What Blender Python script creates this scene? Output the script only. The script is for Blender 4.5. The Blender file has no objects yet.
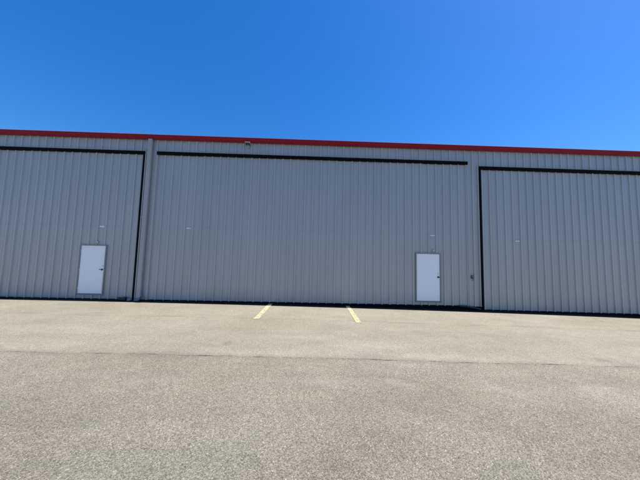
import bpy, bmesh, math, random
from mathutils import Matrix, Vector
random.seed(7)
S = bpy.context.scene
C = S.collection
R = math.radians

# ------------------------------------------------------------------ helpers
CAM_H = 1.748
def zr(z):                      # height measured from the camera level -> world height
    return z + CAM_H

def ground_z(x):                # the apron falls gently to the right
    xc = max(-10.0, min(14.0, x))
    z = -0.0095*xc - 0.0005*xc*xc
    if x > 14.0:
        z -= 0.018*(min(x, 26.0)-14.0)
    return z

class MB:
    def __init__(s): s.bm = bmesh.new()
    def box(s, x0, x1, y0, y1, z0, z1):
        v = [s.bm.verts.new(p) for p in ((x0,y0,z0),(x1,y0,z0),(x1,y1,z0),(x0,y1,z0),
                                         (x0,y0,z1),(x1,y0,z1),(x1,y1,z1),(x0,y1,z1))]
        for f in ((0,3,2,1),(4,5,6,7),(0,1,5,4),(1,2,6,5),(2,3,7,6),(3,0,4,7)):
            s.bm.faces.new([v[i] for i in f])
        return v
    def prism(s, pts, axis, a0, a1):
        """closed 2-D outline swept along an axis ('x': pts are (y,z); 'z': pts are (x,y))"""
        def mk(p, a): return (a, p[0], p[1]) if axis == 'x' else (p[0], p[1], a)
        A = [s.bm.verts.new(mk(p, a0)) for p in pts]
        B = [s.bm.verts.new(mk(p, a1)) for p in pts]
        n = len(pts)
        for i in range(n):
            j = (i+1) % n
            s.bm.faces.new((A[i], A[j], B[j], B[i]))
        s.bm.faces.new(A[::-1]); s.bm.faces.new(B)
    def tube(s, pts, r, n=12, sy=1.0):
        """round bar along a polyline"""
        rings = []
        pts = [Vector(p) for p in pts]
        for i, p in enumerate(pts):
            d = (pts[min(i+1, len(pts)-1)] - pts[max(i-1, 0)]).normalized()
            up = Vector((0,0,1)) if abs(d.z) < .9 else Vector((0,1,0))
            a = d.cross(up).normalized(); b = a.cross(d).normalized()
            rr = r[i] if isinstance(r, (list, tuple)) else r
            rings.append([s.bm.verts.new(p + rr*(a*math.cos(2*math.pi*k/n) + b*sy*math.sin(2*math.pi*k/n))) for k in range(n)])
        for q, t in zip(rings[:-1], rings[1:]):
            for k in range(n):
                s.bm.faces.new((q[k], q[(k+1)%n], t[(k+1)%n], t[k]))
        s.bm.faces.new(rings[0][::-1]); s.bm.faces.new(rings[-1])
    def bevel(s, w, seg=2):
        bmesh.ops.bevel(s.bm, geom=s.bm.edges[:], offset=w, segments=seg, affect='EDGES', profile=.5)
    def build(s, name, mat, parent=None, smooth=False):
        bmesh.ops.recalc_face_normals(s.bm, faces=s.bm.faces[:])
        me = bpy.data.meshes.new(name); s.bm.to_mesh(me); s.bm.free()
        if smooth:
            for p in me.polygons: p.use_smooth = True
        o = bpy.data.objects.new(name, me); C.objects.link(o)
        me.materials.append(mat)
        if parent: o.parent = parent
        return o

def tag(o, label=None, cat=None, group=None, kind=None):
    if label: o['label'] = label
    if cat: o['category'] = cat
    if group: o['group'] = group
    if kind: o['kind'] = kind
    return o

# ------------------------------------------------------------------ materials
def mat(name):
    m = bpy.data.materials.new(name); m.use_nodes = True
    nt = m.node_tree; b = nt.nodes['Principled BSDF']
    return m, nt, b
def N(nt, t, **kw):
    n = nt.nodes.new(t)
    for k, v in kw.items():
        if k.startswith('i_'):
            key = k[2:]
            key = int(key) if key.isdigit() else key.replace('_', ' ')
            n.inputs[key].default_value = v
        else: setattr(n, k, v)
    return n
def L(nt, a, b): nt.links.new(a, b)
def math_n(nt, op, a, b=None, clamp=False):
    n = nt.nodes.new('ShaderNodeMath'); n.operation = op; n.use_clamp = clamp
    for i, v in enumerate((a, b)):
        if v is None: continue
        if isinstance(v, (int, float)): n.inputs[i].default_value = v
        else: L(nt, v, n.inputs[i])
    return n.outputs[0]
def mapr(nt, v, a, b, c, d):
    n = nt.nodes.new('ShaderNodeMapRange'); n.clamp = True
    L(nt, v, n.inputs[0])
    for i, q in enumerate((a, b, c, d)): n.inputs[i+1].default_value = q
    return n.outputs[0]
def mixc(nt, fac, a, b, blend='MIX'):
    n = nt.nodes.new('ShaderNodeMix'); n.data_type = 'RGBA'; n.blend_type = blend
    for sock, v in ((n.inputs[0], fac), (n.inputs[6], a), (n.inputs[7], b)):
        if isinstance(v, (int, float)): sock.default_value = v
        elif isinstance(v, tuple): sock.default_value = (*v, 1)
        else: L(nt, v, sock)
    return n.outputs[2]
def noise(nt, vec, scale, detail=3, rough=.55, sx=(1,1,1)):
    mp = N(nt, 'ShaderNodeMapping'); L(nt, vec, mp.inputs[0]); mp.inputs['Scale'].default_value = sx
    n = N(nt, 'ShaderNodeTexNoise'); L(nt, mp.outputs[0], n.inputs['Vector'])
    n.inputs['Scale'].default_value = scale; n.inputs['Detail'].default_value = detail; n.inputs['Roughness'].default_value = rough
    return n.outputs[0]

def painted_metal(name, col, rough=.42, var=.08, wave=.16, low_dark=.25, spec=.5, rib_light=0):
    m, nt, b = mat(name)
    tc = N(nt, 'ShaderNodeTexCoord').outputs['Object']
    sep = N(nt, 'ShaderNodeSeparateXYZ'); L(nt, tc, sep.inputs[0])
    n1 = noise(nt, tc, 1.1, 4, .6, (1, 1, .25))
    n2 = noise(nt, tc, 14, 3, .6, (1, 1, .12))
    v = math_n(nt, 'ADD', math_n(nt, 'MULTIPLY', n1, .7), math_n(nt, 'MULTIPLY', n2, .3))
    f = mapr(nt, v, .3, .7, 1-var, 1+var)
    c = mixc(nt, 1.0, col, f, 'MULTIPLY')
    if rib_light:      # rib crowns coloured lighter, standing in for light that catches the ribs
        cr = math_n(nt, 'MULTIPLY', mapr(nt, sep.outputs[1], -.026, -.033, 0, 1), mapr(nt, n1, .25, .6, .5, 1))
        c = mixc(nt, math_n(nt, 'MULTIPLY', cr, rib_light), c, tuple(min(1, q*1.6) for q in col))
    # darker on the lowest half metre, uneven
    lo = math_n(nt, 'MULTIPLY', mapr(nt, sep.outputs[2], .05, .7, 1, 0), mapr(nt, noise(nt, tc, 3.5, 4, .65, (1,1,.5)), .35, .7, 0, 1))
    c = mixc(nt, math_n(nt, 'MULTIPLY', lo, low_dark), c, tuple(q*.62 for q in col))
    L(nt, c, b.inputs['Base Color']); b.inputs['Specular IOR Level'].default_value = spec
    L(nt, mapr(nt, n2, .3, .7, rough-.06, rough+.1), b.inputs['Roughness'])
    bp = N(nt, 'ShaderNodeBump'); bp.inputs['Strength'].default_value = wave; bp.inputs['Distance'].default_value = .02
    L(nt, noise(nt, tc, 2.6, 2, .5, (1, 1, .45)), bp.inputs['Height'])
    L(nt, bp.outputs[0], b.inputs['Normal'])
    return m

def simple(name, col, rough=.6, var=.1, scale=8, metal=0.0, bump=.1):
    m, nt, b = mat(name)
    tc = N(nt, 'ShaderNodeTexCoord').outputs['Object']
    n1 = noise(nt, tc, scale, 4, .6)
    L(nt, mixc(nt, 1.0, col, mapr(nt, n1, .3, .7, 1-var, 1+var), 'MULTIPLY'), b.inputs['Base Color'])
    b.inputs['Roughness'].default_value = rough; b.inputs['Metallic'].default_value = metal
    bp = N(nt, 'ShaderNodeBump'); bp.inputs['Strength'].default_value = bump; bp.inputs['Distance'].default_value = .004
    L(nt, noise(nt, tc, scale*6, 3, .6), bp.inputs['Height']); L(nt, bp.outputs[0], b.inputs['Normal'])
    return m

SIDING = (.365, .362, .338)
M_wall  = painted_metal('siding_paint', SIDING, rough=.32, spec=.95, rib_light=.22, low_dark=.38)
M_trim  = painted_metal('trim_paint', (.40, .395, .365), wave=.05)
M_frame = painted_metal('door_frame_paint', (.245, .24, .225), wave=.03)
M_white = painted_metal('white_door_paint', (.86, .86, .85), rough=.38, var=.025, wave=.05, low_dark=.12)
M_red   = painted_metal('red_gutter_paint', (.25, .004, .015), rough=.55, var=.08, wave=.08, low_dark=0, spec=.25)
M_roof  = painted_metal('roof_paint', (.42, .42, .41), wave=.1, low_dark=0)
M_rubber= simple('black_rubber', (.004, .004, .005), .9, .3, 5)
M_rubber.node_tree.nodes['Principled BSDF'].inputs['Specular IOR Level'].default_value = .12
M_dark  = simple('dark_interior', (.006, .006, .007), .9, .2, 3)
M_steel = simple('galvanised_steel', (.55, .56, .57), .42, .12, 18, .7)
M_alu   = simple('pale_plate', (.74, .74, .74), .4, .05, 20)
M_lamp  = simple('weathered_lamp_grey', (.24, .24, .23), .5, .1, 20)
M_knob  = simple('dark_bronze', (.035, .03, .028), .35, .1, 30, .6)
M_box   = simple('black_plastic', (.03, .03, .03), .5, .1, 20)
M_lens  = simple('lamp_lens', (.32, .32, .30), .15, .03, 20)
M_conc  = simple('rough_concrete', (.30, .29, .28), .9, .2, 25, 0, .5)

def asphalt():
    m, nt, b = mat('aged_asphalt')
    tc = N(nt, 'ShaderNodeTexCoord').outputs['Object']
    sep = N(nt, 'ShaderNodeSeparateXYZ'); L(nt, tc, sep.inputs[0])
    X, Y = sep.outputs[0], sep.outputs[1]
    # wobbling construction joint across the apron
    wob = math_n(nt, 'MULTIPLY', math_n(nt, 'SUBTRACT', noise(nt, tc, .55, 6, .62, (1, 0, 0)), .5), .24)
    yj = math_n(nt, 'ADD', math_n(nt, 'ADD', Y, 5.06), wob)                  # >0 towards the building
    far = mapr(nt, yj, -.03, .03, 0, 1)
    # aggregate
    def chips(scale):
        v = N(nt, 'ShaderNodeTexVoronoi'); v.feature = 'F1'; L(nt, tc, v.inputs['Vector']); v.inputs['Scale'].default_value = scale
        sp = N(nt, 'ShaderNodeSeparateColor'); L(nt, v.outputs['Color'], sp.inputs[0])
        return v.outputs['Distance'], sp.outputs[0], sp.outputs[1]
    d1, c1, e1 = chips(108)
    d2, c2, e2 = chips(215)
    stone = mapr(nt, math_n(nt, 'ADD', math_n(nt, 'MULTIPLY', c1, .55), math_n(nt, 'MULTIPLY', c2, .45)), .14, .86, .47, 1.52)
    bright = mapr(nt, e1, .88, .96, 1, 1.55)                                 # pale limestone chips
    pit = mapr(nt, e2, .05, .12, .38, 1)                                     # holes where a chip is lost
    big = noise(nt, tc, .42, 5, .6, (.45, 1, 1))
    mid = noise(nt, tc, 1.7, 5, .65, (.6, 1, 1))
    fine = noise(nt, tc, 9, 4, .7)
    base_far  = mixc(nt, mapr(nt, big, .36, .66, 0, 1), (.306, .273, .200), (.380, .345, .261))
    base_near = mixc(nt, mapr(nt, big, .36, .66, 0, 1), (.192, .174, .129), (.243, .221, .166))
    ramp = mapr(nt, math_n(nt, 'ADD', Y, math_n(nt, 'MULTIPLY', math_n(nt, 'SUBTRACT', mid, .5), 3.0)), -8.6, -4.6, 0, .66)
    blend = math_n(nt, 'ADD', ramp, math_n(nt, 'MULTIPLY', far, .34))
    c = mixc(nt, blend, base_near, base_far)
    c = mixc(nt, 1.0, c, mapr(nt, mid, .3, .7, .92, 1.07), 'MULTIPLY')
    c = mixc(nt, 1.0, c, mapr(nt, fine, .25, .75, .93, 1.06), 'MULTIPLY')
    # grey-green rolled patches
    c = mixc(nt, mapr(nt, noise(nt, tc, .8, 4, .6, (.5, 1, 1)), .52, .7, 0, .38), c, (.205, .197, .156))
    # chip contrast is lower on the smoother strip by the building
    amp = mapr(nt, far, 0, 1, 1.0, .72)
    agg = math_n(nt, 'MULTIPLY', math_n(nt, 'MULTIPLY', stone, bright), pit)
    agg = math_n(nt, 'ADD', math_n(nt, 'MULTIPLY', math_n(nt, 'SUBTRACT', agg, 1), amp), 1.0)
    c = mixc(nt, 1.0, c, agg, 'MULTIPLY')
    # pale scuff streaks along the joint
    sy = math_n(nt, 'ABSOLUTE', math_n(nt, 'ADD', math_n(nt, 'ADD', Y, 5.92), math_n(nt, 'MULTIPLY', math_n(nt, 'SUBTRACT', noise(nt, tc, .5, 4, .6, (1,0,0)), .5), 1.3)))
    sc = math_n(nt, 'MULTIPLY', mapr(nt, sy, .02, .16, 1, 0), mapr(nt, noise(nt, tc, 1.0, 3, .6, (1,.1,1)),   .45, .66, 0, .30))
    c = mixc(nt, sc, c, (.40, .375, .32))
    # open joint: dark, broken, of varying width
    wj = mapr(nt, noise(nt, tc, 1.3, 4, .7, (1, 0, 0)), .42, .70, -.004, .027)
    ja = math_n(nt, 'ABSOLUTE', yj)
    j = math_n(nt, 'LESS_THAN', math_n(nt, 'ADD', ja, math_n(nt, 'MULTIPLY', math_n(nt, 'SUBTRACT', noise(nt, tc, 34, 3, .6), .5), .03)), wj)
    soft = math_n(nt, 'MULTIPLY', mapr(nt, ja, 0, .15, .5, 0), mapr(nt, noise(nt, tc, .7, 4, .6, (1, .3, 1)), .38, .64, .25, 1))
    c = mixc(nt, soft, c, (.13, .12, .10))
    c = mixc(nt, math_n(nt, 'MULTIPLY', j, .88), c, (.062, .058, .05))
    # second faint joint nearer the building
    y2 = math_n(nt, 'ABSOLUTE', math_n(nt, 'ADD', math_n(nt, 'ADD', Y, 2.36), math_n(nt, 'MULTIPLY', math_n(nt, 'SUBTRACT', noise(nt, tc, .4, 5, .6, (1,0,0)), .5), .5)))
    j2 = math_n(nt, 'MULTIPLY', mapr(nt, y2, .01, .10, 1, 0), mapr(nt, noise(nt, tc, .6, 4, .6, (1,0,0)), .42, .62, 0, .42))
    c = mixc(nt, j2, c, (.15, .135, .11))
    # hairline cracks, only here and there
    wp = N(nt, 'ShaderNodeMapping'); L(nt, tc, wp.inputs[0])
    nz = N(nt, 'ShaderNodeTexNoise'); L(nt, tc, nz.inputs['Vector']); nz.inputs['Scale'].default_value = 2.2; nz.inputs['Detail'].default_value = 5
    vm = N(nt, 'ShaderNodeVectorMath'); vm.operation = 'MULTIPLY_ADD'; L(nt, nz.outputs[1], vm.inputs[0]); vm.inputs[1].default_value = (.5, .5, 0); L(nt, wp.outputs[0], vm.inputs[2])
    hv = N(nt, 'ShaderNodeTexVoronoi'); hv.feature = 'DISTANCE_TO_EDGE'; L(nt, vm.outputs[0], hv.inputs['Vector']); hv.inputs['Scale'].default_value = .42
    hm = math_n(nt, 'MULTIPLY', mapr(nt, hv.outputs['Distance'], .0015, .006, 1, 0), mapr(nt, noise(nt, tc, .33, 3, .6), .54, .64, 0, .30))
    c = mixc(nt, hm, c, (.09, .083, .07))
    # a few oil spots
    ov = N(nt, 'ShaderNodeTexVoronoi'); ov.feature = 'F1'; L(nt, tc, ov.inputs['Vector']); ov.inputs['Scale'].default_value = .55
    os_ = math_n(nt, 'ADD', ov.outputs['Distance'], math_n(nt, 'MULTIPLY', noise(nt, tc, 12, 3, .6), .08))
    c = mixc(nt, mapr(nt, os_, .07, .13, .28, 0), c, (.10, .095, .085))
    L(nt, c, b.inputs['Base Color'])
    b.inputs['Roughness'].default_value = .93
    b.inputs['Specular IOR Level'].default_value = .25
    h = math_n(nt, 'ADD', math_n(nt, 'MULTIPLY', d1, -.6), math_n(nt, 'MULTIPLY', d2, -.3))
    h = math_n(nt, 'SUBTRACT', h, math_n(nt, 'MULTIPLY', j, 1.2))
    bp = N(nt, 'ShaderNodeBump'); bp.inputs['Strength'].default_value = .3; bp.inputs['Distance'].default_value = .008
    L(nt, h, bp.inputs['Height']); L(nt, bp.outputs[0], b.inputs['Normal'])
    return m

def shade_asphalt():  # near-black asphalt, with the eave's shade put into its colour
    m, nt, b = mat('shade_dark_asphalt')
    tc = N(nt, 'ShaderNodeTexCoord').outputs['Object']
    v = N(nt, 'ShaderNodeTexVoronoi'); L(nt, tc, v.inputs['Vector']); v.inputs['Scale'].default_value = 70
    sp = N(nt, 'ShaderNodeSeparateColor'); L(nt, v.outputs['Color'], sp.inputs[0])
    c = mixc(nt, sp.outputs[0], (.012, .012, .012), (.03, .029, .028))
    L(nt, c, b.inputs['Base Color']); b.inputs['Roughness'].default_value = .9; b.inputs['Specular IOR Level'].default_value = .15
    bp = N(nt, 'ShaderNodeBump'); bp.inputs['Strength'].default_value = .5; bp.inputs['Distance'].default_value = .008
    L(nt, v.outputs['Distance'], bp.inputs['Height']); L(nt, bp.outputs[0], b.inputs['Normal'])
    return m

def road_paint():
    m, nt, b = mat('worn_yellow_paint')
    tc = N(nt, 'ShaderNodeTexCoord').outputs['Object']
    v = N(nt, 'ShaderNodeTexVoronoi'); L(nt, tc, v.inputs['Vector']); v.inputs['Scale'].default_value = 62
    sp = N(nt, 'ShaderNodeSeparateColor'); L(nt, v.outputs['Color'], sp.inputs[0])
    wear = math_n(nt, 'ADD', math_n(nt, 'MULTIPLY', sp.outputs[0], .35), noise(nt, tc, 7, 5, .7))
    f = mapr(nt, wear, .60, .86, 0, .85)
    c = mixc(nt, mapr(nt, noise(nt, tc, 5, 3), .3, .7, 0, 1), (.66, .57, .27), (.74, .66, .36))
    c = mixc(nt, f, c, (.26, .235, .19))
    L(nt, c, b.inputs['Base Color']); b.inputs['Roughness'].default_value = .8
    bp = N(nt, 'ShaderNodeBump'); bp.inputs['Strength'].default_value = .35; bp.inputs['Distance'].default_value = .008
    L(nt, math_n(nt, 'MULTIPLY', v.outputs['Distance'], -1.0), bp.inputs['Height']); L(nt, bp.outputs[0], b.inputs['Normal'])
    return m
M_asphalt, M_shade_strip, M_paint = asphalt(), shade_asphalt(), road_paint()

# ------------------------------------------------------------------ ground
def sheet(name, xs, ys, dz, material):
    bm = bmesh.new()
    V = [[bm.verts.new((x, y, ground_z(x) + dz)) for y in ys] for x in xs]
    for i in range(len(xs)-1):
        for j in range(len(ys)-1):
            bm.faces.new((V[i][j], V[i+1][j], V[i+1][j+1], V[i][j+1]))
    me = bpy.data.meshes.new(name); bm.to_mesh(me); bm.free()
    for p in me.polygons: p.use_smooth = True
    o = bpy.data.objects.new(name, me); C.objects.link(o); me.materials.append(material)
    return o
xs = [-900, -300, -90, -45] + [x*1.0 for x in range(-30, 31)] + [45, 90, 300, 900]
g = sheet('asphalt_apron', xs, [-900, -300, -80, -30, -14, -8, -4, 0, 20, 60, 300, 900], 0, M_asphalt)
tag(g, kind='structure')
st = sheet('shade_edge_strip', [x*1.0 for x in range(-34, 35)], [-.425, -.1, .08], .004, M_shade_strip)  # dark strip cut to the eave's shadow; its colour deepens that shade
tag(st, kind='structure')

def parking_line(xa, ya, xb, yb, w, label):
    bm = bmesh.new(); n = 14
    rows = []
    for i in range(n+1):
        t = i/n; x = xa+(xb-xa)*t; y = ya+(yb-ya)*t
        jl, jr = random.uniform(-.006, .006), random.uniform(-.006, .006)
        rows.append((bm.verts.new((x-w/2+jl, y, ground_z(x)+.008)), bm.verts.new((x+w/2+jr, y, ground_z(x)+.008))))
    for (a, b), (c, d) in zip(rows[:-1], rows[1:]):
        bm.faces.new((a, b, d, c))
    me = bpy.data.meshes.new('parking_line'); bm.to_mesh(me); bm.free(); me.materials.append(M_paint)
    o = bpy.data.objects.new('parking_line', me); C.objects.link(o)
    return tag(o, label, 'parking line', 'yellow parking lines on the asphalt')
parking_line(-1.585, .03, -1.590, -2.43, .15, 'yellow painted parking line on the asphalt, the left of the pair')
parking_line(1.315, .03, 1.300, -2.53, .15, 'yellow painted parking line on the asphalt, the right one nearer the white door')

# ------------------------------------------------------------------ the hangar building
P = .3048                                   # rib pitch
RIB = [(-.036, 0), (-.020, .036), (.020, .036), (.036, 0),
       (P/3-.016, 0), (P/3-.008, .005), (P/3+.008, .005), (P/3+.016, 0),
       (2*P/3-.016, 0), (2*P/3-.008, .005), (2*P/3+.008, .005), (2*P/3+.016, 0)]
PHASE = {'wall': 1.376, 'left': -10.684, 'mid': -.112, 'right': 10.286}
def prof(x0, x1, phase, y0):
    pts = []
    k0 = int(math.floor((x0-phase)/P))-1; k1 = int(math.ceil((x1-phase)/P))+1
    allp = [(phase + k*P + px, h) for k in range(k0, k1+1) for px, h in RIB]
    def hat(x):
        for (a, ha), (b, hb) in zip(allp[:-1], allp[1:]):
            if a <= x <= b: return ha + (hb-ha)*(x-a)/(b-a) if b > a else ha
        return 0
    pts.append((x0, y0 - hat(x0)))
    pts += [(x, y0-h) for x, h in allp if x0+1e-4 < x < x1-1e-4]
    pts.append((x1, y0 - hat(x1)))
    return pts
def rib_panel(mb, x0, x1, z0, z1, phase, y0=0.0, back=.03):
    """profiled steel sheet with a flat liner behind; z0 may be a pair (left, right) for a raked bottom edge"""
    za, zb = z0 if isinstance(z0, tuple) else (z0, z0)
    pts = prof(x0, x1, phase, y0)
    bm = mb.bm
    def zl(x): return za + (zb-za)*(x-x0)/(x1-x0)
    lo = [bm.verts.new((x, y, zl(x))) for x, y in pts]; hi = [bm.verts.new((x, y, z1)) for x, y in pts]
    lob = [bm.verts.new((x, y0+back, zl(x))) for x, y in pts]; hib = [bm.verts.new((x, y0+back, z1)) for x, y in pts]
    n = len(pts)
    for i in range(n-1):
        bm.faces.new((lo[i], lo[i+1], hi[i+1], hi[i]))
        bm.faces.new((lob[i+1], lob[i], hib[i], hib[i+1]))
        bm.faces.new((lo[i+1], lo[i], lob[i], lob[i+1]))
        bm.faces.new((hi[i], hi[i+1], hib[i+1], hib[i]))
    bm.faces.new((lo[0], hi[0], hib[0], lob[0])); bm.faces.new((lo[-1], lob[-1], hib[-1], hi[-1]))

XL, XR, DEEP = -33.0, 33.0, 22.0
EAVE = zr(4.645); EAVE_B = zr(4.487)
bld = bpy.data.objects.new('hangar_building', None); C.objects.link(bld)
tag(bld, 'long grey ribbed metal hangar building with red gutter and three wide doors', 'hangar')

# door openings
L_X1 = -6.70; M_X0, M_X1 = -6.22, 6.045; R_X0 = 6.53
HL_T, HL_B = zr(4.014), zr(3.897)
HM_T, HM_B = zr(4.018), zr(3.895)
HR_T, HR_B = zr(3.845), zr(3.712)

# walls: the front is the ribbed strip over the doors and the jambs between them
w = MB()
TOPW = EAVE_B + .045
rib_panel(w, XL, L_X1+.04, HL_T+.012, TOPW, PHASE['wall'])
rib_panel(w, L_X1+.04, M_X0, zr(-1.68), TOPW, PHASE['wall'])
rib_panel(w, M_X0, M_X1, HM_T+.012, TOPW, PHASE['wall'])
rib_panel(w, M_X1, R_X0-.04, zr(-1.69), TOPW, PHASE['wall'])
rib_panel(w, R_X0-.04, XR, HR_T+.012, TOPW, PHASE['wall'])
w.box(XL, XR, -.0345, .03, TOPW+.001, EAVE-.1005)
w.build('wall', M_wall, bld)
w = MB()      # end and rear walls
w.box(XL, XL+.15, .05, DEEP, -.9, EAVE_B); w.box(XR-.15, XR, .05, DEEP, -.9, EAVE_B); w.box(XL+.15, XR-.15, DEEP-.15, DEEP, -.9, EAVE_B)
w.build('wall', M_wall, bld)
w = MB(); w.box(XL+.16, XR-.16, .45, .5, -.9, EAVE_B-.05)
w.build('dark_backing', M_dark, bld)  # added black sheet behind the gaps, interior darkness put into its colour

# low-pitched roof with standing ribs
r = MB(); rise = .9; mid = DEEP/2
r.prism([(-.02, EAVE-.05), (mid, EAVE-.05+rise), (DEEP+.05, EAVE-.05), (DEEP+.05, EAVE-.10), (mid, EAVE-.10+rise), (-.02, EAVE-.10)], 'x', XL-.1, XR+.1)
x = XL
while x < XR:
    r.prism([(-.01, EAVE-.049), (mid, EAVE-.049+rise), (mid, EAVE-.01+rise), (-.01, EAVE-.01)], 'x', x, x+.03); x += .6096
r.build('roof', M_roof, bld)

# red box gutter along the eave
g0 = MB()
zt, zb = EAVE, EAVE_B
g0.prism([(-.035, zt-.012), (-.035, zb), (-.115, zb), (-.123, zb+.010), (-.123, zb+.060), (-.148, zb+.082), (-.160, zb+.112), (-.160, zt-.022),
          (-.168, zt-.022), (-.168, zt), (-.140, zt), (-.140, zt-.02), (-.060, zt-.05), (-.060, zt-.012)], 'x', XL-.12, XR+.12)
gut = g0.build('gutter', M_red, bld)
# section joints of the gutter
for xj in (-12.4, -9.32, -3.25, -.15, 2.95, 9.05, 12.1):
    s = MB()
    s.prism([(-.036, zb-.003), (-.1165, zb-.003), (-.126, zb+.010), (-.126, zb+.058), (-.151, zb+.080), (-.163, zb+.111), (-.163, zt-.024), (-.036, zt-.024)], 'x', xj, xj+.035)
    s.build('gutter_joint', M_red, gut)
# trim under the gutter
for xa, xb_, zt_ in ((L_X1+.036, M_X0-.001, zr(-1.681)), (M_X1+.001, R_X0-.031, zr(-1.691))):
    t = MB(); t.box(xa, xb_, -.05, .02, ground_z((xa+xb_)/2)-.01, zt_); t.build('base_seal', M_rubber, bld)

# -------- big hangar doors
def header_strip(parent, x0, x1, zb_, zt_):
    s = MB(); n = max(2, int((x1-x0)/1.55)); bm = s.bm
    random.seed(int(abs(x0)*10)+int(zb_*10))
    for i in range(n):                     # rubber lengths laid end to end, each hanging a little differently
        a, b_ = x0+(x1-x0)*i/n+(.002 if i else 0), x0+(x1-x0)*(i+1)/n-.002
        q = s.box(a, b_, -.078+random.uniform(-.004, .004), -.002, zb_, zt_)
        for k in (0, 1, 2, 3): q[k].co.z += random.uniform(-.008, .008)
    s.bevel(.005, 2); s.build('header_seal', M_rubber, parent)
    c = MB(); c.prism([(-.002, zt_+.003), (-.090, zt_+.001), (-.090, zt_+.006), (-.002, zt_+.011)], 'x', x0-.01, x1+.01)
    c.build('drip_cap', M_trim, parent)

def hangar_door(label, x0, x1, ztop, zhinge, zb0, zb1, phase, hx0, hx1, zh_b, zh_t, hole=None):
    d = bpy.data.objects.new('hangar_door', None); C.objects.link(d); d.parent = bld; d['label'] = label
    u = MB(); rib_panel(u, x0, x1, zhinge+.002, ztop, phase); u.build('upper_leaf', M_wall, d)
    l = MB()
    def zlow(x): return zb0 + (zb1-zb0)*(x-x0)/(x1-x0)
    if hole:
        a, b_, c, e = hole
        rib_panel(l, x0, a, (zb0, zlow(a)), zhinge-.002, phase)
        rib_panel(l, a, b_, e, zhinge-.002, phase)
        rib_panel(l, a, b_, (zlow(a), zlow(b_)), c, phase)
        rib_panel(l, b_, x1, (zlow(b_), zb1), zhinge-.002, phase)
    else:
        rib_panel(l, x0, x1, (zb0, zb1), zhinge-.002, phase)
    l.build('lower_leaf', M_wall, d)
    h = MB(); h.box(x0, x1, .002, .028, zhinge-.0015, zhinge+.0015); h.build('fold_gap', M_frame, d)
    # bottom rubber hanging to the ground
    s = MB(); n = 30; bm = s.bm; ring = []
    for i in range(n+1):
        x = x0 + (x1-x0)*i/n
        zg = ground_z(x)+.002
        ring.append([bm.verts.new(p) for p in ((x, -.028, zlow(x)+.012), (x, -.036, zlow(x)), (x, -.05, zg), (x, .02, zg), (x, .026, zlow(x)+.012))])
    for p, q in zip(ring[:-1], ring[1:]):
        for k in range(5): bm.faces.new((p[k], p[(k+1)%5], q[(k+1)%5], q[k]))
    bm.faces.new(ring[0]); bm.faces.new(ring[-1][::-1])
    s.build('bottom_seal', M_rubber, d)
    header_strip(d, hx0, hx1, zh_b, zh_t)
    return d

PADX, PADZ = .042, .045
def hole_for(x0, x1, z0, z1): return (x0-PADX, x1+PADX, z0-PADZ, z1+PADX)
WL = (-8.775, -7.870, zr(-1.510), zr(.290))
WR = (3.975, 4.880, zr(-1.528), zr(.288))
dl = hangar_door('hangar door with a white walk door near its right edge, left of the downspout', XL+.2, L_X1-.045, HL_B+.02, zr(1.055), zr(-1.70), zr(-1.685), PHASE['left'], XL+.2, L_X1+.035, HL_B, HL_T, hole_for(*WL))
dm = hangar_door('widest hangar door with two yellow lines leading to it', M_X0+.004, M_X1-.004, HM_B+.02, zr(1.085), zr(-1.685), zr(-1.675), PHASE['mid'], M_X0, M_X1, HM_B, HM_T, hole_for(*WR))
dr = hangar_door('hangar door without a walk door, set slightly lower at the right', R_X0+.045, XR-.2, HR_B+.02, zr(.945), zr(-1.805), zr(-2.02), PHASE['right'], R_X0-.03, XR-.2, HR_B, HR_T)

# vertical black seals of the left and right doors
s = MB(); s.box(L_X1-.045, L_X1+.035, -.06, .02, ground_z(-6.7)+.02, HL_B-.001); s.bevel(.006); s.build('side_seal', M_rubber, dl)
s = MB(); s.box(R_X0-.03, R_X0+.045, -.06, .02, ground_z(6.5)+.02, HR_B-.001); s.bevel(.006); s.build('side_seal', M_rubber, dr)
# edge angles of the middle door and jamb trims
for xa, par in ((M_X0+.002, dm), (M_X1-.042, dm)):
    s = MB(); s.box(xa, xa+.04, -.058, -.002, zr(-1.64), HM_B-.012); s.bevel(.004); s.build('edge_trim', M_trim, par)
for xa, zlo, zhi in ((L_X1+.037, -1.66, HL_T+.1), (R_X0-.085, -1.69, HR_T+.03)):
    s = MB(); s.box(xa, xa+.035, -.056, -.002, zr(zlo), zhi); s.bevel(.004); s.build('jamb_trim', M_trim, bld)

# pale pull plates on the fold line, each in the pan between two ribs
def plate(par, xc, zc, wd=.17, ht=.045):
    s = MB(); s.box(xc-wd/2, xc+wd/2, -.022, -.001, zc-ht/2, zc+ht/2); s.bevel(.006, 2)
    s.build('pull_plate', M_alu, par)
def pan(phase, x): return phase + (math.floor((x-phase)/P)+.5)*P
plate(dl, pan(PHASE['left'], -8.16), zr(1.03), .19, .06)
plate(dm, pan(PHASE['mid'], -4.85), zr(1.05))
plate(dm, pan(PHASE['mid'], 4.60), zr(1.02), .18, .04)
plate(dr, pan(PHASE['right'], 8.02), zr(.885))
plate(dl, pan(PHASE['left'], -14.6), zr(1.03)); plate(dr, pan(PHASE['right'], 16.0), zr(.80))
# brighter lower flange seen below the plate of the left door
s = MB(); s.box(-8.24, -8.08, -.012, -.001, zr(.885), zr(.905)); s.build('hinge_strap', M_trim, dl)
s = MB(); s.box(4.53, 4.77, -.012, -.001, zr(.93), zr(.945)); s.build('hinge_strap', M_trim, dm)

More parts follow.
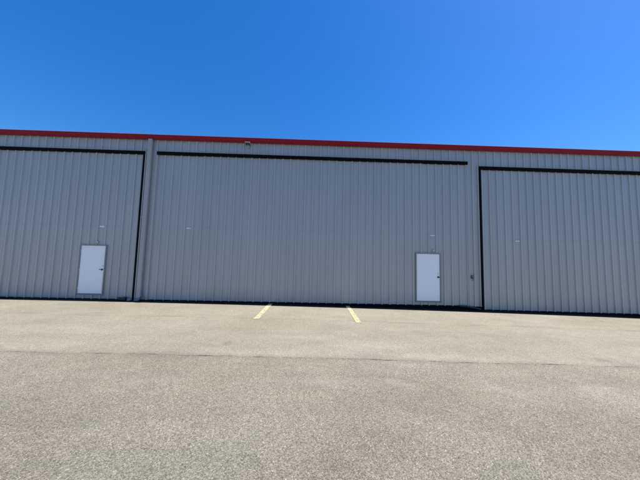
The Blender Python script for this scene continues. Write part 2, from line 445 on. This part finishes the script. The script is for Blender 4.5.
# -------- white walk doors in the big doors
def walk_door(label, rect, lever):
    x0, x1, z0, z1 = rect
    e = bpy.data.objects.new('walk_door', None); C.objects.link(e); e.parent = bld; e['label'] = label
    e.location = ((x0+x1)/2, 0, z0)
    ox, oz = (x0+x1)/2, z0
    hw, hh = (x1-x0)/2, z1-z0
    f = MB()
    f.box(-hw-PADX+.002, -hw-.004, -.052, .03, -PADZ+.002, hh+PADX-.002)
    f.box(hw+.004, hw+PADX-.002, -.052, .03, -PADZ+.002, hh+PADX-.002)
    f.box(-hw-.004, hw+.004, -.052, .03, hh+.004, hh+PADX-.002)
    f.box(-hw-.004, hw+.004, -.040, .03, -PADZ+.002, -.006)
    f.build('frame', M_frame, e)
    s = MB(); s.box(-hw, hw, -.026, .018, 0, hh); s.bevel(.003); s.build('door_slab', M_white, e)
    bk = MB(); bk.box(-hw-.01, hw+.01, .024, .029, -.02, hh+.01); bk.build('door_stop', M_dark, e)
    kx, kz = hw-.068, zr(-.60)-oz
    k = MB()
    k.tube([(kx, -.026, kz), (kx, -.034, kz)], .033, 20)
    k.tube([(kx, -.034, kz), (kx, -.062, kz)], .012, 14)
    if lever:
        k.tube([(kx+.008, -.070, kz), (kx-.05, -.072, kz+.002), (kx-.095, -.066, kz+.004)], [.011, .010, .008], 12)
        k.tube([(kx, -.058, kz), (kx, -.076, kz)], .016, 14)
    else:
        k.tube([(kx, -.056, kz), (kx, -.064, kz), (kx, -.078, kz), (kx, -.090, kz), (kx, -.096, kz)], [.014, .026, .031, .025, .010], 18)
    k.build('door_handle', M_knob, e, True)
    c = MB(); c.tube([(kx, -.026, kz+.14), (kx, -.036, kz+.14)], .024, 18); c.build('deadbolt', M_steel, e)
    for hz in (.2, hh/2, hh-.2):
        c = MB(); c.tube([(-hw-.002, -.034, hz-.045), (-hw-.002, -.034, hz+.045)], .008, 10); c.build('hinge', M_steel, e)
    sw = MB(); sw.box(-hw, hw, -.034, -.0265, .001, .022); sw.build('door_sweep', M_frame, e)
    return e
walk_door('plain white steel walk door with a dark lever handle, left of the downspout', WL, True)
walk_door('plain white steel walk door with a dark round knob in the widest hangar door', WR, False)
# small latch hook over each walk door
def latch(par, xc, zc):
    s = MB(); s.box(xc-.035, xc+.035, -.045, -.001, zc-.03, zc+.035); s.bevel(.006)
    s.tube([(xc-.03, -.045, zc-.01), (xc-.045, -.07, zc-.02), (xc-.045, -.075, zc-.06)], .011, 10)
    s.tube([(xc+.02, -.045, zc+.02), (xc+.02, -.07, zc+.02)], .014, 12)
    s.build('latch', M_steel, par)
latch(dl, -8.20, zr(.43)); latch(dm, 4.645, zr(.432))

# -------- downspout with elbow and straps
dsx = -6.475
ds = MB()
hw = .072
ds.box(dsx-hw, dsx+hw, -.140, -.047, ground_z(dsx)+.16, zb-.001)
ds.bevel(.012, 2)
for k in (-.028, .028):
    ds.box(dsx+k-.010, dsx+k+.010, -.147, -.1395, ground_z(dsx)+.17, zb-.03)
down = ds.build('downspout', M_trim, bld)
el = MB(); zg = ground_z(dsx)
bm = el.bm; ring = []
for (y, z, sz) in ((-.0935, zg+.20, 0), (-.0935, zg+.155, .25), (-.105, zg+.115, .7), (-.14, zg+.085, .95), (-.21, zg+.065, 1.0)):
    a = sz*math.pi/2*.9; cy, cz = math.cos(a), math.sin(a)
    ring.append([bm.verts.new((dsx+sx*(hw+.005), y+sy*.05*cy, z+sy*.05*cz)) for sx, sy in ((-1,-1),(1,-1),(1,1),(-1,1))])
for p, q in zip(ring[:-1], ring[1:]):
    for k in range(4): bm.faces.new((p[k], p[(k+1)%4], q[(k+1)%4], q[k]))
bm.faces.new(ring[0])
el.build('elbow', M_trim, down)
for z in (zr(3.6), zr(1.4), zr(-.7)):
    s = MB(); s.box(dsx-hw-.006, dsx+hw+.006, -.152, -.150, z, z+.03); s.box(dsx-hw-.008, dsx-hw-.006, -.150, -.040, z, z+.03); s.box(dsx+hw+.006, dsx+hw+.008, -.150, -.040, z, z+.03)
    s.build('strap', M_trim, down)

# -------- bottom hardware of the big doors
s = MB(); zg = ground_z(-7.05)
s.box(-7.20, -6.93, -.13, -.037, zg+.012, zg+.115); s.bevel(.01); s.build('latch_box', M_box, dl)
s = MB(); s.box(-7.11, -7.01, -.125, -.045, zg+.1155, zg+.126); s.bevel(.004); s.build('latch_cap', M_steel, dl)
# torn flap of the bottom rubber at the right corner of the middle door
s = MB(); zg = ground_z(5.95); bm = s.bm; rows = []
for i in range(9):
    t_ = i/8; x = 5.62 + .78*t_; z = zr(-1.655) - .10*t_**1.5; y = -.06 - .07*math.sin(t_*2.4)
    rows.append([bm.verts.new(p) for p in ((x, y, z+.02), (x, y-.010, z+.018), (x, y-.03-.02*t_, z-.025), (x, y-.022-.02*t_, z-.027))])
for p, q in zip(rows[:-1], rows[1:]):
    for k in range(4): bm.faces.new((p[k], p[(k+1)%4], q[(k+1)%4], q[k]))
bm.faces.new(rows[0]); bm.faces.new(rows[-1][::-1])
s.build('loose_seal_flap', M_box, dm)

# key switch on the jamb right of the middle door
kb = MB(); kx, kz = 6.135, zr(-.565)
kb.box(kx-.034, kx+.034, -.090, -.040, kz-.06, kz+.07); kb.bevel(.008)
k = kb.build('key_switch', M_box, bld)
c = MB(); c.tube([(kx-.012, -.090, kz+.02), (kx-.012, -.098, kz+.02)], .016, 16); c.build('key_cylinder', M_steel, k)
c = MB(); c.tube([(kx+.02, -.06, kz-.075), (kx+.02, -.06, kz-.11), (kx+.02, -.034, kz-.13)], .009, 10); c.build('conduit', M_box, k)

# -------- floodlight under the gutter
lx, lz = -2.70, zr(4.425)
lamp = bpy.data.objects.new('wall_light', None); C.objects.link(lamp); lamp.location = (lx, -.038, lz); lamp.scale = (.85, .85, .85)
tag(lamp, 'small grey floodlight under the red gutter above the widest hangar door', 'floodlight')
h = MB()
h.prism([(-.05, .012), (-.215, .045), (-.225, .02), (-.215, -.005), (-.07, -.055)], 'x', -.115, .115); h.bevel(.006)
h.build('housing', M_lamp, lamp)
h = MB(); h.prism([(-.075, -.0568), (-.205, -.0118), (-.204, -.0158), (-.074, -.0608)], 'x', -.095, .095); h.build('lens', M_box, lamp)
h = MB()
h.box(-.05, .05, -.03, -.006, -.16, -.04)
h.tube([(0, -.03, -.09), (0, -.08, -.09), (0, -.11, -.045)], .013, 10)
h.build('bracket', M_trim, lamp)

# loose lump of concrete at the foot of the left door's seal
random.seed(3)
bm = bmesh.new(); bmesh.ops.create_icosphere(bm, subdivisions=3, radius=1)
for v in bm.verts:
    n = v.co.normalized(); q = 1 + .16*math.sin(5*n.x+1.3)*math.cos(4*n.y+.4) + .1*math.sin(9*n.z+2*n.x) + random.uniform(-.03, .03)
    v.co = Vector((n.x*.075*q, n.y*.055*q, max(n.z, -.55)*.05*q))
me = bpy.data.meshes.new('concrete_chunk'); bm.to_mesh(me); bm.free(); me.materials.append(M_conc)
o = bpy.data.objects.new('concrete_chunk', me); C.objects.link(o); o.location = (-6.78, -.13, ground_z(-6.78)+.029)
tag(o, 'small pale grey lump on the ground by the foot of the downspout', 'concrete chunk')

# loose grit scattered over the asphalt
random.seed(11)
bm = bmesh.new()
for _ in range(420):
    if random.random() < .45: x, y = random.uniform(-9, 9), random.gauss(-5.2, .35)
    else: x, y = random.uniform(-8, 8), random.uniform(-8.6, -.6)
    q = random.uniform(.003, .0075)
    vs_ = bmesh.ops.create_icosphere(bm, subdivisions=1, radius=q)['verts']
    a = random.uniform(0, 6.28); sx, sy, sz = random.uniform(.8, 1.5), random.uniform(.7, 1.1), random.uniform(.5, .8)
    for v in vs_:
        px, py, pz = v.co.x*sx*random.uniform(.85, 1.15), v.co.y*sy, v.co.z*sz
        v.co = (x + px*math.cos(a) - py*math.sin(a), y + px*math.sin(a) + py*math.cos(a), ground_z(x) + .6*q*sz + pz)
me = bpy.data.meshes.new('loose_grit'); bm.to_mesh(me); bm.free(); me.materials.append(M_conc)
o = bpy.data.objects.new('loose_grit', me); C.objects.link(o)
tag(o, 'loose grit scattered thinly over the pale asphalt', 'grit', kind='stuff')

# ------------------------------------------------------------------ light and sky
SUN_EL, SUN_AZ = 60.0, 85.8            # azimuth from +Y (behind the wall) towards +X
wd = bpy.data.worlds.new('World'); S.world = wd; wd.use_nodes = True
nt = wd.node_tree; bg = nt.nodes['Background']
sky = nt.nodes.new('ShaderNodeTexSky'); sky.sky_type = 'NISHITA'; sky.sun_disc = False
sky.sun_elevation = R(SUN_EL); sky.sun_rotation = R(SUN_AZ)
sky.altitude = 200; sky.air_density = 1.15; sky.dust_density = .4; sky.ozone_density = 10
gm = nt.nodes.new('ShaderNodeGamma'); gm.inputs[1].default_value = .80
hs = nt.nodes.new('ShaderNodeHueSaturation'); hs.inputs['Saturation'].default_value = 1.36; hs.inputs['Hue'].default_value = .511
nt.links.new(sky.outputs[0], gm.inputs[0]); nt.links.new(gm.outputs[0], hs.inputs['Color']); nt.links.new(hs.outputs[0], bg.inputs[0]); bg.inputs[1].default_value = .15; hs.inputs['Value'].default_value = 1.07
sl = bpy.data.lights.new('sun', 'SUN'); sl.energy = 4.15; sl.angle = R(.5); sl.color = (1, .93, .82)
so = bpy.data.objects.new('sun', sl); C.objects.link(so)
dirv = Vector((math.cos(R(SUN_EL))*math.sin(R(SUN_AZ)), math.cos(R(SUN_EL))*math.cos(R(SUN_AZ)), math.sin(R(SUN_EL))))
so.rotation_euler = dirv.to_track_quat('Z', 'Y').to_euler(); so.location = (20, -5, 30)

# ------------------------------------------------------------------ camera
cd = bpy.data.cameras.new('camera'); cam = bpy.data.objects.new('camera', cd); C.objects.link(cam)
cd.sensor_fit = 'HORIZONTAL'; cd.sensor_width = 36; cd.lens = 36*247.6/640
cd.clip_end = 3000; cd.clip_start = .05
pit, rol, yaw = 0.0758013647, 0.0241630162, 0.0221281661
cam.matrix_world = Matrix.Translation((0, -9.57, CAM_H)) @ Matrix.Rotation(-yaw, 4, 'Z') @ Matrix.Rotation(math.pi/2+pit, 4, 'X') @ Matrix.Rotation(rol, 4, 'Z')
S.camera = cam
vs = S.view_settings; vs.view_transform = 'Standard'; vs.look = 'None'; vs.gamma = 1; vs.exposure = .62; vs.use_curve_mapping = False
